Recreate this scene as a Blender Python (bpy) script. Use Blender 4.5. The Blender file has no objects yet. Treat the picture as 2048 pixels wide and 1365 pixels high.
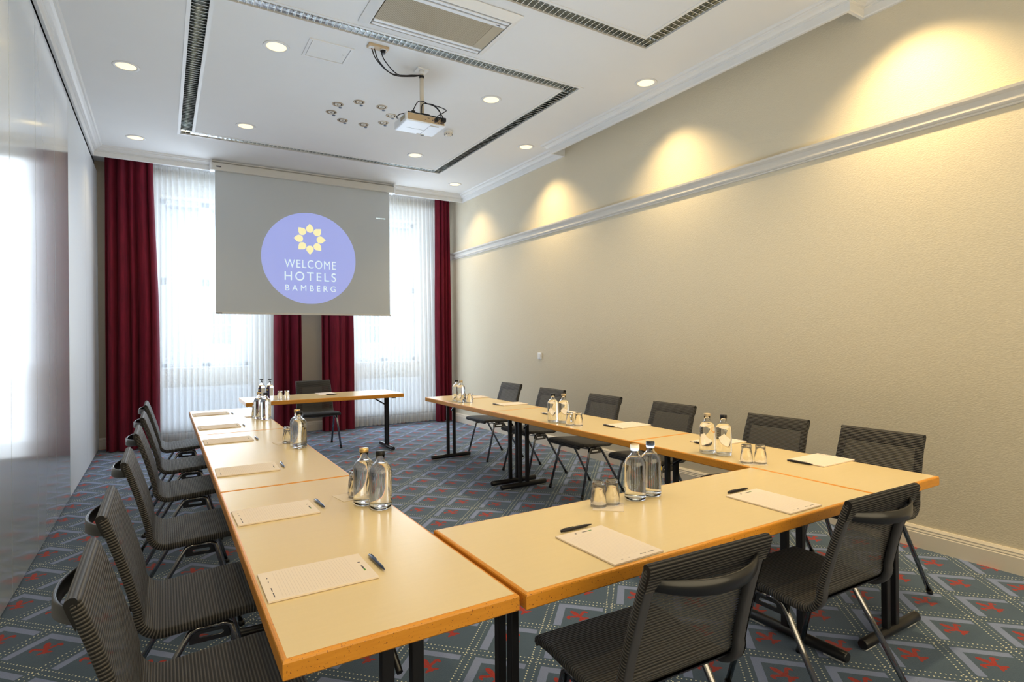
import bpy, bmesh, math, random
from mathutils import Vector, Matrix
random.seed(7)
PI = math.pi
D = bpy.data
SC = bpy.context.scene
COL = SC.collection
# survey scales: floor/room points, table-top points, ceiling points (metres per survey unit)
S, K, C = 1.0978, 1.2248, 1.0685
CAMZ = 1.438
XL, XR = -0.729, 4.347            # partition and right wall
YC, YW, YF = 8.651, 9.353, -2.2   # cornice front, window wall, room end behind the camera
ZC, ZB = 3.842, 3.7216            # ceiling, cornice bottom
TH = 0.74                         # table height

# ------------------------------------------------------------ node helper
class V:
    """a scalar socket with arithmetic"""
    def __init__(s, nt, sock): s.nt, s.s = nt, sock
    def op(s, o, b=None, c=None):
        n = s.nt.nodes.new('ShaderNodeMath'); n.operation = o
        for i, q in enumerate((s, b, c)):
            if q is None: continue
            if isinstance(q, V): s.nt.links.new(q.s, n.inputs[i])
            else: n.inputs[i].default_value = q
        return V(s.nt, n.outputs[0])
    def __add__(s, b): return s.op('ADD', b)
    def __sub__(s, b): return s.op('SUBTRACT', b)
    def __mul__(s, b): return s.op('MULTIPLY', b)
    def __truediv__(s, b): return s.op('DIVIDE', b)
    def abs(s): return s.op('ABSOLUTE')
    def rnd(s): return s.op('ROUND')
    def frac(s): return s.op('FRACT')
    def lt(s, b): return s.op('LESS_THAN', b)
    def gt(s, b): return s.op('GREATER_THAN', b)
    def min(s, b): return s.op('MINIMUM', b)
    def max(s, b): return s.op('MAXIMUM', b)
    def sin(s): return s.op('SINE')

def mat(name, col=(.8, .8, .8), rough=.5, metal=0., **kw):
    m = D.materials.new(name); m.use_nodes = True
    b = m.node_tree.nodes['Principled BSDF']
    b.inputs['Base Color'].default_value = (*col, 1)
    b.inputs['Roughness'].default_value = rough
    b.inputs['Metallic'].default_value = metal
    for k, v in kw.items():
        b.inputs[k.replace('_', ' ')].default_value = v
    return m
def tree(m): return m.node_tree, m.node_tree.nodes['Principled BSDF']
def coords(nt, kind='Object'):
    t = nt.nodes.new('ShaderNodeTexCoord'); s = nt.nodes.new('ShaderNodeSeparateXYZ')
    nt.links.new(t.outputs[kind], s.inputs[0])
    return t.outputs[kind], V(nt, s.outputs[0]), V(nt, s.outputs[1]), V(nt, s.outputs[2])
def noise(nt, vec, scale, detail=3, stretch=None):
    if stretch:
        mp = nt.nodes.new('ShaderNodeMapping'); mp.inputs['Scale'].default_value = stretch
        nt.links.new(vec, mp.inputs[0]); vec = mp.outputs[0]
    n = nt.nodes.new('ShaderNodeTexNoise'); n.inputs['Scale'].default_value = scale
    n.inputs['Detail'].default_value = detail
    nt.links.new(vec, n.inputs['Vector'])
    return V(nt, n.outputs['Fac'])
def mixc(nt, fac, a, b):
    n = nt.nodes.new('ShaderNodeMix'); n.data_type = 'RGBA'
    if isinstance(fac, V): nt.links.new(fac.s, n.inputs[0])
    else: n.inputs[0].default_value = fac
    for i, q in ((6, a), (7, b)):
        if isinstance(q, tuple): n.inputs[i].default_value = (*q, 1)
        else: nt.links.new(q, n.inputs[i])
    return n.outputs[2]
def bump(nt, b, h, strength=.3, dist=.002):
    n = nt.nodes.new('ShaderNodeBump'); n.inputs['Strength'].default_value = strength
    n.inputs['Distance'].default_value = dist
    nt.links.new(h.s, n.inputs['Height']); nt.links.new(n.outputs[0], b.inputs['Normal'])
def mottled(name, c1, c2, scale, rough=.6, metal=0, stretch=None, bs=0, bd=.001, **kw):
    m = mat(name, c1, rough, metal, **kw); nt, b = tree(m)
    vec, *_ = coords(nt); n = noise(nt, vec, scale, 4, stretch)
    nt.links.new(mixc(nt, n, c1, c2), b.inputs['Base Color'])
    if bs: bump(nt, b, n, bs, bd)
    return m

# ------------------------------------------------------------ materials
M = {}
def carpet():
    m = mat('carpet', rough=.95); nt, b = tree(m)
    vec, x, y, z = coords(nt)
    px, py = .19*S, .198*S
    u = (x - 2.607*S)/px; v = (y - 1.146*S)/py
    a = (u + v)*.5; bb = (u - v)*.5
    fa = a - a.rnd(); fb = bb - bb.rnd()
    dx = (fa + fb)*px; dy = (fa - fb)*py
    L = .3013
    def dots(p, q):
        d1 = (p.abs() - .449)*L
        d2 = ((q*16).frac() - .5)*(L/16)
        return (d1*d1 + d2*d2).lt(.0034**2)
    dot = dots(fa, fb).max(dots(fb, fa))
    def band(p, q, sg):      # lavender strip
        p2, q2 = p*sg, q*-sg
        return p2.gt(.25)*p2.lt(.377)*q2.gt(-.40)*q2.lt(.377)
    lav = band(fa, fb, 1).max(band(fb, fa, -1))
    ax = dx.abs()
    def ell(cx, cy, rx, ry, ang=0.):
        c, s_ = math.cos(ang), math.sin(ang)
        X = (ax - cx); Y = (dy - cy)
        p = (X*c + Y*s_)/rx; q = (Y*c - X*s_)/ry
        return p*p + q*q
    f = ell(0, .030, .014, .033)
    for e in ((0, -.004, .011, .03), (.026, .004, .030, .0085, .55), (.050, .016, .014, .010, -.3),
              (.057, .006, .007, .012), (0, -.036, .013, .016), (.015, -.040, .018, .008, -.5)):
        f = f.min(ell(*e))
    n1 = noise(nt, vec, 260, 2); n2 = noise(nt, vec, 2.2, 3)
    fleur = (f + (n1 - .5)*.9).lt(1.0)
    base = mixc(nt, n1, (.044, .084, .138), (.098, .152, .232))
    lavc = mixc(nt, n1, (.17, .225, .42), (.28, .345, .54))
    redc = mixc(nt, n1, (.29, .022, .016), (.44, .045, .032))
    c = mixc(nt, lav, base, lavc)
    c = mixc(nt, fleur, c, redc)
    c = mixc(nt, dot, c, (.82, .82, .66))
    nt.links.new(c, b.inputs['Base Color'])
    bump(nt, b, n1, .5, .003)
    b.inputs['Sheen Weight'].default_value = .25
    b.inputs['Specular IOR Level'].default_value = .15
    return m
M['carpet'] = carpet()
def wallpaper(name, c1, c2):
    m = mat(name, c1, .75); nt, b = tree(m)
    vec, *_ = coords(nt)
    n = noise(nt, vec, 60, 3, (1, 1, 3.2)); n2 = noise(nt, vec, .8, 2)
    nt.links.new(mixc(nt, n2, c1, c2), b.inputs['Base Color'])
    bump(nt, b, n, .45, .004)
    return m
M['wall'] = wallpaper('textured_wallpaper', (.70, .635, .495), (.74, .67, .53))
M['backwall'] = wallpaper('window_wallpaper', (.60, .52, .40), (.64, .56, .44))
M['ceiling'] = mottled('ceiling_paint', (.80, .80, .80), (.83, .83, .83), 3, .8)
M['trimw'] = mottled('white_trim', (.78, .78, .78), (.82, .82, .82), 5, .45)
M['rail'] = mottled('rail_paint', (.68, .65, .60), (.72, .69, .64), 5, .45)
M['basebd'] = mottled('baseboard_paint', (.78, .71, .60), (.82, .75, .64), 5, .4)
M['panel'] = mottled('gloss_panel', (.66, .70, .73), (.70, .74, .77), 1.5, .18, Coat_Weight=.9, Coat_Roughness=.10)
M['panel'].node_tree.nodes['Principled BSDF'].inputs['Specular IOR Level'].default_value = .9
M['panelm'] = mottled('matt_panel', (.74, .77, .80), (.78, .81, .84), 1.5, .42)
M['dark'] = mat('dark_gap', (.02, .022, .025), .6)
def laminate():
    m = mat('beech_laminate', rough=.27); nt, b = tree(m)
    vec, *_ = coords(nt)
    n = noise(nt, vec, 6, 3, (1.5, 16, 1)); n2 = noise(nt, vec, 1.3, 2)
    c = mixc(nt, n, (.80, .655, .385), (.83, .68, .41))
    nt.links.new(c, b.inputs['Base Color'])
    b.inputs['Specular IOR Level'].default_value = .55
    return m
M['lam'] = laminate()
def beech():
    m = mat('beech_lipping', rough=.35); nt, b = tree(m)
    vec, *_ = coords(nt)
    n = noise(nt, vec, 5, 5, (3, 3, 26)); sp = noise(nt, vec, 230, 1)
    c = mixc(nt, n, (.66, .28, .030), (.80, .38, .050))
    c = mixc(nt, sp.gt(.71), c, (.28, .095, .025))
    nt.links.new(c, b.inputs['Base Color'])
    return m
M['beech'] = beech()
M['black'] = mottled('black_steel', (.010, .010, .012), (.018, .018, .02), 8, .28, Specular_IOR_Level=.6)
M['glide'] = mat('white_glide', (.7, .7, .7), .4)
M['cap_black'] = mat('black_plastic', (.012, .012, .014), .35)
M['navy'] = mat('navy_plastic', (.012, .03, .085), .22, Coat_Weight=.5)
M['penblack'] = mat('pen_black', (.014, .012, .02), .3)
M['chrome'] = mottled('dark_chrome', (.27, .27, .28), (.36, .36, .37), 6, .12, 1.)
M['gchrome'] = mottled('black_chrome', (.10, .10, .105), (.14, .14, .145), 6, .16, 1.)
M['bow'] = mottled('charcoal_plastic', (.010, .011, .013), (.015, .016, .019), 9, .32, Coat_Weight=.3)
M['railm'] = mottled('graphite_rail', (.085, .088, .095), (.11, .11, .12), 9, .42, .35)
def ribbed(name, open_):
    m = mat(name, rough=.55); nt, b = tree(m)
    t, u, v, _ = coords(nt, 'UV')
    ph = (v/.0092)
    w = (ph*(2*PI)).sin()*.5 + .5; w3 = w*w
    fine = (u/.0022*(2*PI)).sin()*.5 + .5
    c = mixc(nt, w3, (.003, .0035, .005), (.125, .118, .112))
    nt.links.new(c, b.inputs['Base Color'])
    bump(nt, b, w + fine*.15, .8, .004)
    b.inputs['Sheen Weight'].default_value = .1
    if open_:
        a = w.lt(.40)*.26
        al = a*-1 + 1.
        nt.links.new(al.s, b.inputs['Alpha'])
    return m
M['rib'] = ribbed('ribbed_mesh', False)
M['ribopen'] = ribbed('open_ribbed_mesh', True)
M['glass'] = mat('clear_glass', (1, 1, 1), 0., Transmission_Weight=1., IOR=1.42)
M['water'] = mat('water', (.99, 1, .985), 0., Transmission_Weight=1., IOR=1.33)
M['gold'] = mottled('gold_cap', (.72, .50, .22), (.80, .58, .28), 20, .3, .8)
M['cork'] = mottled('wood_cap', (.60, .47, .30), (.68, .54, .36), 60, .5)
def paper():
    m = mat('lined_paper', rough=.8); nt, b = tree(m)
    vec, x, y, z = coords(nt)
    ln = ((y/.0085).frac() - .5).abs().gt(.44)*(x.abs().lt(.092))*(y.gt(-.118))*(y.lt(.105))
    nt.links.new(mixc(nt, ln*.42, (.84, .75, .67), (.52, .45, .42)), b.inputs['Base Color'])
    return m
M['paper'] = paper()
M['card'] = mottled('pad_board', (.42, .34, .26), (.5, .4, .3), 10, .8)
M['coaster'] = mottled('coaster_paper', (.80, .70, .58), (.84, .74, .62), 30, .8)
M['ink'] = mat('grey_ink', (.12, .11, .13), .7)
M['green'] = mat('green_ink', (.10, .28, .06), .7)
M['orangei'] = mat('orange_ink', (.6, .2, .1), .7)
def velvet():
    m = mat('burgundy_velvet', rough=.8); nt, b = tree(m)
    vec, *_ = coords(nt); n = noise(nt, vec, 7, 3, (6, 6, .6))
    nt.links.new(mixc(nt, n, (.07, .0015, .012), (.30, .008, .036)), b.inputs['Base Color'])  # stretched noise paints darker upright streaks as shade in the folds
    b.inputs['Sheen Weight'].default_value = .12; b.inputs['Sheen Roughness'].default_value = .4
    b.inputs['Sheen Tint'].default_value = (.9, .3, .4, 1)
    return m
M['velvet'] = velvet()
def sheer(name, dens):
    m = D.materials.new(name); m.use_nodes = True; nt = m.node_tree; nt.nodes.clear()
    out = nt.nodes.new('ShaderNodeOutputMaterial')
    tr = nt.nodes.new('ShaderNodeBsdfTransparent'); tl = nt.nodes.new('ShaderNodeBsdfTranslucent')
    df = nt.nodes.new('ShaderNodeBsdfDiffuse')
    tl.inputs[0].default_value = (.93, .95, .97, 1); df.inputs[0].default_value = (.90, .91, .92, 1)
    mx = nt.nodes.new('ShaderNodeMixShader'); mx.inputs[0].default_value = .45
    nt.links.new(tl.outputs[0], mx.inputs[1]); nt.links.new(df.outputs[0], mx.inputs[2])
    m2 = nt.nodes.new('ShaderNodeMixShader')
    lw = nt.nodes.new('ShaderNodeLayerWeight'); lw.inputs[0].default_value = .35
    vec, *_ = coords(nt); n = noise(nt, vec, 30, 2, (3, 1, .15))
    d = (V(nt, lw.outputs['Facing'])*.45 + n*.12 + dens).min(1.)
    nt.links.new(d.s, m2.inputs[0])
    nt.links.new(tr.outputs[0], m2.inputs[1]); nt.links.new(mx.outputs[0], m2.inputs[2])
    nt.links.new(m2.outputs[0], out.inputs[0])
    return m
M['sheer'] = sheer('sheer_voile', .44)
M['hem'] = sheer('sheer_hem', .62)
M['pane'] = mat('window_glass', (1, 1, 1), 0, Transmission_Weight=1., IOR=1.0, Alpha=.35)
M['frame'] = mat('window_frame_white', (.75, .77, .80), .4)
M['screen'] = mottled('projection_fabric', (.585, .625, .665), (.615, .655, .695), 1.2, .85)
def emit(name, col, base, s):
    return mat(name, base, .85, Emission_Color=(*col, 1), Emission_Strength=s)
M['logo'] = emit('projected_blue', (.36, .42, .95), (.40, .44, .62), .42)
M['logoy'] = emit('projected_yellow', (1., .92, .50), (.78, .74, .50), .45)
M['logow'] = emit('projected_white', (.72, .92, 1.), (.70, .78, .80), .45)
M['housing'] = mottled('screen_housing', (.66, .65, .62), (.70, .69, .66), 4, .4)
M['lamp'] = emit('lamp_glow', (1, .84, .52), (.6, .5, .35), .95)
M['alu'] = mottled('bright_aluminium', (.80, .82, .83), (.88, .89, .90), 4, .14, 1.)
M['alul'] = mottled('louvre_aluminium', (.58, .60, .57), (.68, .70, .67), 4, .18, 1.)
M['finedge'] = mat('louvre_edge', (.88, .88, .86), .5)
M['projw'] = mottled('projector_white', (.80, .82, .86), (.84, .86, .90), 8, .35)
M['projt'] = mottled('projector_tan', (.55, .42, .27), (.60, .46, .30), 8, .4)
M['cream'] = mottled('cream_enamel', (.74, .68, .58), (.78, .72, .62), 8, .4)
M['grille'] = mottled('grille_paint', (.46, .40, .30), (.52, .46, .35), 8, .5)
def grillem():
    m = mat('perforated_grille', rough=.5); nt, b = tree(m)
    vec, x, y, z = coords(nt)
    w = ((x/.0105).frac() - .5).abs().gt(.28)
    w2 = ((y/.0075).frac() - .5).abs().gt(.27)
    k = (w*.6 + w2*.6).min(1.)
    nt.links.new(mixc(nt, k, (.56, .49, .37), (.26, .22, .15)), b.inputs['Base Color'])
    return m
M['perf'] = grillem()
M['brass'] = mottled('spot_ring', (.42, .34, .24), (.52, .43, .32), 20, .3, .7)
M['spotdark'] = mat('spot_dark', (.16, .12, .08), .4)
M['holder'] = mat('lamp_holder_white', (.82, .78, .72), .4)
M['led'] = mat('led_dot', (.10, .14, .22), .3)
M['facade'] = mottled('facade_render', (.62, .66, .70), (.70, .74, .78), .5, .9)
M['roofm'] = mottled('roof_tile', (.30, .28, .30), (.38, .34, .34), 3, .9)
M['winm'] = mat('facade_window', (.22, .27, .33), .2)
M['rad'] = mat('radiator_white', (.75, .76, .78), .4)
M['label'] = mat('violet_label', (.05, .04, .14), .5)
M['labely'] = mat('yellow_emblem', (.70, .52, .04), .5)
M['labelw'] = mat('label_white', (.85, .87, .92), .5)

# ------------------------------------------------------------ mesh builder
class MB:
    def __init__(s): s.bm = bmesh.new(); s.uv = None
    def box(s, x0, x1, y0, y1, z0, z1, bev=0., mi=0, rot=None):
        r = bmesh.ops.create_cube(s.bm, size=1)
        vs = r['verts']
        for v in vs:
            v.co = Vector(((x0+x1)/2 + v.co.x*(x1-x0), (y0+y1)/2 + v.co.y*(y1-y0), (z0+z1)/2 + v.co.z*(z1-z0)))
        fs = {f for v in vs for f in v.link_faces}
        for f in fs: f.material_index = mi
        if bev:
            es = list({e for v in vs for e in v.link_edges})
            rr = bmesh.ops.bevel(s.bm, geom=es, offset=bev, segments=2, profile=.6, affect='EDGES')
            for f in rr['faces']: f.material_index = mi
        return s
    def tube(s, pts, r, seg=10, mi=0, flat=1., cap=True, up=None):
        """tube along pts; r number or list; flat squashes the second axis"""
        pts = [Vector(p) for p in pts]; n = len(pts)
        rings = []; prev = None
        for i, p in enumerate(pts):
            if i == 0: t = pts[1]-p
            elif i == n-1: t = p-pts[i-1]
            else: t = (pts[i+1]-p).normalized() + (p-pts[i-1]).normalized()
            t.normalize()
            if prev is None:
                a = Vector(up) if up else (Vector((0, 0, 1)) if abs(t.z) < .9 else Vector((1, 0, 0)))
                u = (a - t*a.dot(t)).normalized()
            else:
                u = (prev - t*prev.dot(t)).normalized()
            prev = u; w = t.cross(u)
            rr = r[i] if isinstance(r, (list, tuple)) else r
            rings.append([s.bm.verts.new(p + u*math.cos(k*2*PI/seg)*rr + w*math.sin(k*2*PI/seg)*rr*flat) for k in range(seg)])
        for i in range(n-1):
            for k in range(seg):
                f = s.bm.faces.new((rings[i][k], rings[i][(k+1) % seg], rings[i+1][(k+1) % seg], rings[i+1][k]))
                f.material_index = mi; f.smooth = True
        if cap:
            for rg, rev in ((rings[0], True), (rings[-1], False)):
                f = s.bm.faces.new(rg[::-1] if rev else rg); f.material_index = mi
        return s
    def lathe(s, prof, seg=28, mi=0, c=(0, 0, 0), smooth=True):
        rings = []
        for (r, z) in prof:
            if r < 1e-6: rings.append([s.bm.verts.new((c[0], c[1], c[2]+z))])
            else: rings.append([s.bm.verts.new((c[0]+r*math.cos(k*2*PI/seg), c[1]+r*math.sin(k*2*PI/seg), c[2]+z)) for k in range(seg)])
        for a, b in zip(rings, rings[1:]):
            for k in range(seg):
                k2 = (k+1) % seg
                if len(a) == 1 and len(b) == 1: continue
                if len(a) == 1: vs = (a[0], b[k2], b[k])
                elif len(b) == 1: vs = (a[k], a[k2], b[0])
                else: vs = (a[k], a[k2], b[k2], b[k])
                f = s.bm.faces.new(vs); f.material_index = mi; f.smooth = smooth
        return s
    def prism(s, poly, axis, a0, a1, mi=0, smooth=False):
        """extrude a 2D polygon; axis 'y': poly=(x,z), 'x': poly=(y,z), 'z': poly=(x,y)"""
        def P(p, a):
            return {'y': (p[0], a, p[1]), 'x': (a, p[0], p[1]), 'z': (p[0], p[1], a)}[axis]
        A = [s.bm.verts.new(P(p, a0)) for p in poly]; B = [s.bm.verts.new(P(p, a1)) for p in poly]
        n = len(poly)
        for i in range(n):
            f = s.bm.faces.new((A[i], A[(i+1) % n], B[(i+1) % n], B[i])); f.material_index = mi; f.smooth = smooth
        s.bm.faces.new(A[::-1]).material_index = mi; s.bm.faces.new(B).material_index = mi
        return s
    def quad(s, *ps, mi=0):
        f = s.bm.faces.new([s.bm.verts.new(p) for p in ps]); f.material_index = mi; return s
    def build(s, name, mats, parent=None, recalc=True, auto=None):
        if recalc: bmesh.ops.recalc_face_normals(s.bm, faces=s.bm.faces[:])
        me = D.meshes.new(name); s.bm.to_mesh(me); s.bm.free()
        for m in (mats if isinstance(mats, (list, tuple)) else [mats]): me.materials.append(m)
        o = D.objects.new(name, me); COL.objects.link(o)
        if parent: o.parent = parent
        return o
def tag(o, label=None, cat=None, group=None, kind=None):
    if label: o['label'] = label
    if cat: o['category'] = cat
    if group: o['group'] = group
    if kind: o['kind'] = kind
    return o
def empty(name, loc=(0, 0, 0), rz=0., label=None, cat=None, group=None):
    o = D.objects.new(name, None); COL.objects.link(o); o.empty_display_size = .1
    o.location = loc; o.rotation_euler = (0, 0, rz)
    return tag(o, label, cat, group)
def copy_tree(o, parent=None):
    c = o.copy(); COL.objects.link(c)
    if parent: c.parent = parent
    for ch in [q for q in D.objects if q.parent == o]: copy_tree(ch, c)
    return c
def struct(o, label=None):
    o['kind'] = 'structure'
    if label: o['label'] = label
    return o
def sweep(mb, path, prof, closed=False, mi=0):
    """sweep a profile (d to the right of travel, z) along an XY polyline with mitred corners"""
    n = len(path); rows = []
    for i, p in enumerate(path):
        p = Vector(p)
        d1 = (p - Vector(path[i-1])).normalized() if (i > 0 or closed) else None
        d2 = (Vector(path[(i+1) % n]) - p).normalized() if (i < n-1 or closed) else None
        n1 = Vector((d1.y, -d1.x)) if d1 else None; n2 = Vector((d2.y, -d2.x)) if d2 else None
        if n1 is None: m = n2
        elif n2 is None: m = n1
        else:
            m = (n1+n2).normalized(); m = m/max(.2, m.dot(n1))
        rows.append([mb.bm.verts.new((p.x+m.x*d, p.y+m.y*d, z)) for d, z in prof])
    k = len(prof)
    for i in range(n if closed else n-1):
        A, B = rows[i], rows[(i+1) % n]
        for j in range(k):
            mb.bm.faces.new((A[j], A[(j+1) % k], B[(j+1) % k], B[j])).material_index = mi
    if not closed:
        mb.bm.faces.new(rows[0]); mb.bm.faces.new(rows[-1][::-1])
    return mb
def text_mesh(s, width, height, name, m, parent, loc, rot, spacing=1.0, depth=.001, xc=True):
    cu = D.curves.new(name, 'FONT'); cu.body = s; cu.size = 1; cu.extrude = 0
    cu.space_character = spacing
    t = D.objects.new(name+'_tmp', cu); COL.objects.link(t)
    bpy.context.view_layer.update()
    me = D.meshes.new_from_object(t.evaluated_get(bpy.context.evaluated_depsgraph_get()))
    D.objects.remove(t)
    xs = [v.co.x for v in me.vertices]; ys = [v.co.y for v in me.vertices]
    cx, cy = (min(xs)+max(xs))/2, (min(ys)+max(ys))/2
    sx = width/(max(xs)-min(xs)); sy = height/(max(ys)-min(ys))
    for v in me.vertices: v.co = Vector(((v.co.x-cx)*sx, (v.co.y-cy)*sy, 0))
    me.materials.clear(); me.materials.append(m)
    o = D.objects.new(name, me); COL.objects.link(o); o.location = loc; o.rotation_euler = rot
    if parent: o.parent = parent
    return o

# ------------------------------------------------------------ room shell
struct(MB().box(XL-.3, XR+.3, YF-.2, YW+.3, -.1, 0).build('floor', M['carpet']), 'blue grey carpet with red lily motifs and dotted diamonds')
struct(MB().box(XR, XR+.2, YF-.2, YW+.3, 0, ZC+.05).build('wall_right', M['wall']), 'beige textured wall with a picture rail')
struct(MB().box(XL-.3, XR+.2, YF-.2, YF, 0, ZC+.05).build('wall_rear', M['wall']), 'beige wall at the rear of the room')
# window wall with two openings
WIN = [(-.02, 1.142), (2.69, 3.84)]
SILL, TOP = 1.04, 3.48
wb = MB()
xs = [XL-.3, WIN[0][0], WIN[0][1], WIN[1][0], WIN[1][1], XR+.2]
for i in range(0, 6, 2): wb.box(xs[i], xs[i+1], YW, YW+.42, 0, ZC+.1)
for a, b in WIN:
    wb.box(a, b, YW, YW+.42, 0, SILL); wb.box(a, b, YW, YW+.42, TOP, ZC+.1)
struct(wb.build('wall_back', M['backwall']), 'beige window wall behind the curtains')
# folding partition on the left
pw = struct(empty('wall_left'), 'glossy pale folding partition with vertical seams')
MB().box(XL-.3, XL-.03, YF, YW, 0, ZC).build('backing', M['dark'], pw)['kind'] = 'structure'
seams = [-2.2, -.92, -.14, .64, 1.42, 2.07, 2.85, 3.42, 4.215, 4.995, 5.80, 6.576, 7.96, 9.353]
for i, (a, b) in enumerate(zip(seams, seams[1:])):
    o = MB().box(XL-.03, XL, a+.0035, b-.0035, .012, ZB-.028).build('panel', M['panel'] if b < 6.6 else M['panelm'], pw)
    o['kind'] = 'structure'
# ceiling with cut-outs
RING1 = (.171, 3.473, 4.338, 7.661); RING2 = (.171, 3.473, .17, 3.489); RW = .15
AC = (1.27, 2.32, 3.58, 4.26)
DL = [(x*C, y*C) for x, y in ((-.24, 5.62), (-.24, 7.55), (.76, 4.67), (.76, 6.57), (2.66, 4.69), (2.66, 6.59),
      (3.67, 3.69), (3.67, 5.65), (3.66, 7.55))]
SPC = (1.827, 6.026); SPOTS = [(SPC[0]+.31*math.cos(a*PI/4+.42), SPC[1]+.31*math.sin(a*PI/4+.42)) for a in range(8)]
slab = MB().box(XL-.3, XR+.2, YF-.2, YW+.3, ZC, ZC+.12).build('ceiling', M['ceiling'])
cut = MB()
def ring_faces(mb, R, w, z0, z1):
    x0, x1, y0, y1 = R
    mb.box(x0, x1, y1-w, y1, z0, z1); mb.box(x0, x1, y0, y0+w, z0, z1)
    mb.box(x0, x0+w, y0+w*.999, y1-w*.999, z0, z1); mb.box(x1-w, x1, y0+w*.999, y1-w*.999, z0, z1)
def add_cut(fn):
    mb = MB(); fn(mb); o = mb.build('cutter', M['dark'])
    md = slab.modifiers.new('b', 'BOOLEAN'); md.object = o; md.solver = 'EXACT'; md.operation = 'DIFFERENCE'
    return o
def ring_prism(R, w):
    def f(mb):
        x0, x1, y0, y1 = R
        sweep(mb, [(x0, y0), (x0, y1), (x1, y1), (x1, y0)], [(0, ZC-.1), (w, ZC-.1), (w, ZC+.3), (0, ZC+.3)], closed=True)
    return f
cutters = [add_cut(ring_prism(RING1, RW)), add_cut(ring_prism(RING2, RW)),
           add_cut(lambda mb: mb.box(AC[0]+.05, AC[1]-.05, AC[2]+.05, AC[3]-.05, ZC-.1, ZC+.3))]
def rounds(mb):
    for x, y in DL: mb.lathe([(0, -.1), (.080, -.1), (.080, .3), (0, .3)], 32, c=(x, y, ZC))
    for x, y in SPOTS: mb.lathe([(0, -.1), (.046, -.1), (.046, .3), (0, .3)], 24, c=(x, y, ZC))
cutters.append(add_cut(rounds))
bpy.context.view_layer.update()
me = D.meshes.new_from_object(slab.evaluated_get(bpy.context.evaluated_depsgraph_get()))
slab.modifiers.clear(); slab.data = me
for o in cutters: D.objects.remove(o)
struct(slab, 'white ceiling with recessed channels and spotlights')
struct(MB().box(XL-.3, XR+.2, YF-.2, YW+.3, ZC+.12, ZC+.126).build('ceiling_void', M['dark']))
# cornice
prof = [(-.012, ZC), (-.012, ZB), (.010, ZB), (.014, ZB+.008), (.018, ZB+.055), (.030, ZB+.058), (.030, ZB+.066), (.045, ZB+.070),
        (.060, ZB+.084), (.078, ZB+.093), (.080, ZB+.101), (.094, ZB+.103), (.100, ZB+.112), (.104, ZC)]
XB = 4.149
path = [(XL+.013, YF), (XL+.013, YC), (XR-.012, YC), (XR-.012, 5.80), (XB, 5.80), (XB, 2.19), (XR-.012, 2.19), (XR-.012, YF)]
struct(sweep(MB(), path, prof).build('trim_1', M['trimw']), 'white stepped ceiling cornice')
# picture rail
rp = [(-.004, 2.80), (.014, 2.803), (.018, 2.812), (.012, 2.818), (.020, 2.824), (.026, 2.832), (.026, 2.880), (.034, 2.886), (.048, 2.896), (.052, 2.913), (-.004, 2.913)]
struct(sweep(MB(), [(XR, YW), (XR, YF)], rp).build('trim_2', M['rail']), 'grey white picture rail along the beige wall')
# baseboards
bp = [(-.004, 0), (.022, 0), (.022, .100), (.018, .106), (.020, .112), (.016, .122), (.017, .130), (.008, .147), (-.004, .147)]
struct(sweep(MB(), [(XR, YW), (XR, YF)], bp).build('baseboard_right', M['basebd']), 'cream moulded baseboard')
bb = MB(); sweep(bb, [(XL, YW), (WIN[0][0]-.1, YW)], bp); sweep(bb, [(1.30, YW), (2.55, YW)], bp); sweep(bb, [(3.95, YW), (XR, YW)], bp)
struct(bb.build('baseboard_back', M['basebd']), 'cream baseboard below the windows')
# windows
for i, (a, b) in enumerate(WIN):
    w = struct(empty('window_%d' % (i+1), ((a+b)/2, YW+.30, SILL)), 'tall white casement window behind voile')
    def bar(x0, x1, z0, z1, y0=-.03, y1=.03, nm='window_frame'):
        o = MB().box(x0, x1, y0, y1, z0, z1, .004).build(nm, M['frame'], w); o['kind'] = 'structure'; return o
    hw, h = (b-a)/2, TOP-SILL
    f = MB()
    for q in ((-hw, -hw+.07, 0, h), (hw-.07, hw, 0, h), (-hw, hw, 0, .07), (-hw, hw, h-.07, h), (-.06, .06, 0, h), (-hw, hw, 1.20, 1.31)):
        f.box(q[0], q[1], -.035, .035, q[2], q[3], .004)
    f.build('window_frame', M['frame'], w)['kind'] = 'structure'
    g = MB()
    for z in (.63, 1.88): g.box(-hw, hw, -.014, .014, z-.012, z+.012)
    g.build('glazing_bars', M['frame'], w)['kind'] = 'structure'
    for x0, x1 in ((-hw+.07, -.06), (.06, hw-.07)):
        MB().box(x0, x1, -.003, .003, .07, h-.07).build('pane', M['pane'], w)['kind'] = 'structure'
    MB().box(-hw+.002, hw-.002, -.295, -.04, -.02, .012, .004).build('window_sill', M['frame'], w)['kind'] = 'structure'
# radiators behind the voile
for (a, b), lb in zip(WIN, ('white panel radiator under the window left of the projection screen', 'white panel radiator under the right-hand window')):
    r = empty('radiator', ((a+b)/2, YW-.060, .16), 0, lb, 'radiator')
    mb = MB(); hw = (b-a)/2-.02
    mb.box(-hw, hw, -.02, .02, 0, .62, .006)
    MB.build(mb, 'body', M['rad'], r)
    mb = MB(); n = 22
    for k in range(n):
        x = -hw + (k+.5)*2*hw/n
        mb.box(x-.012, x+.012, -.032, -.019, .03, .59, .004)
    mb.build('fins', M['rad'], r)
    for x in (-hw+.1, hw-.1): MB().box(x-.015, x+.015, .018, .0585, .1, .5).build('bracket', M['rad'], r)

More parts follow.
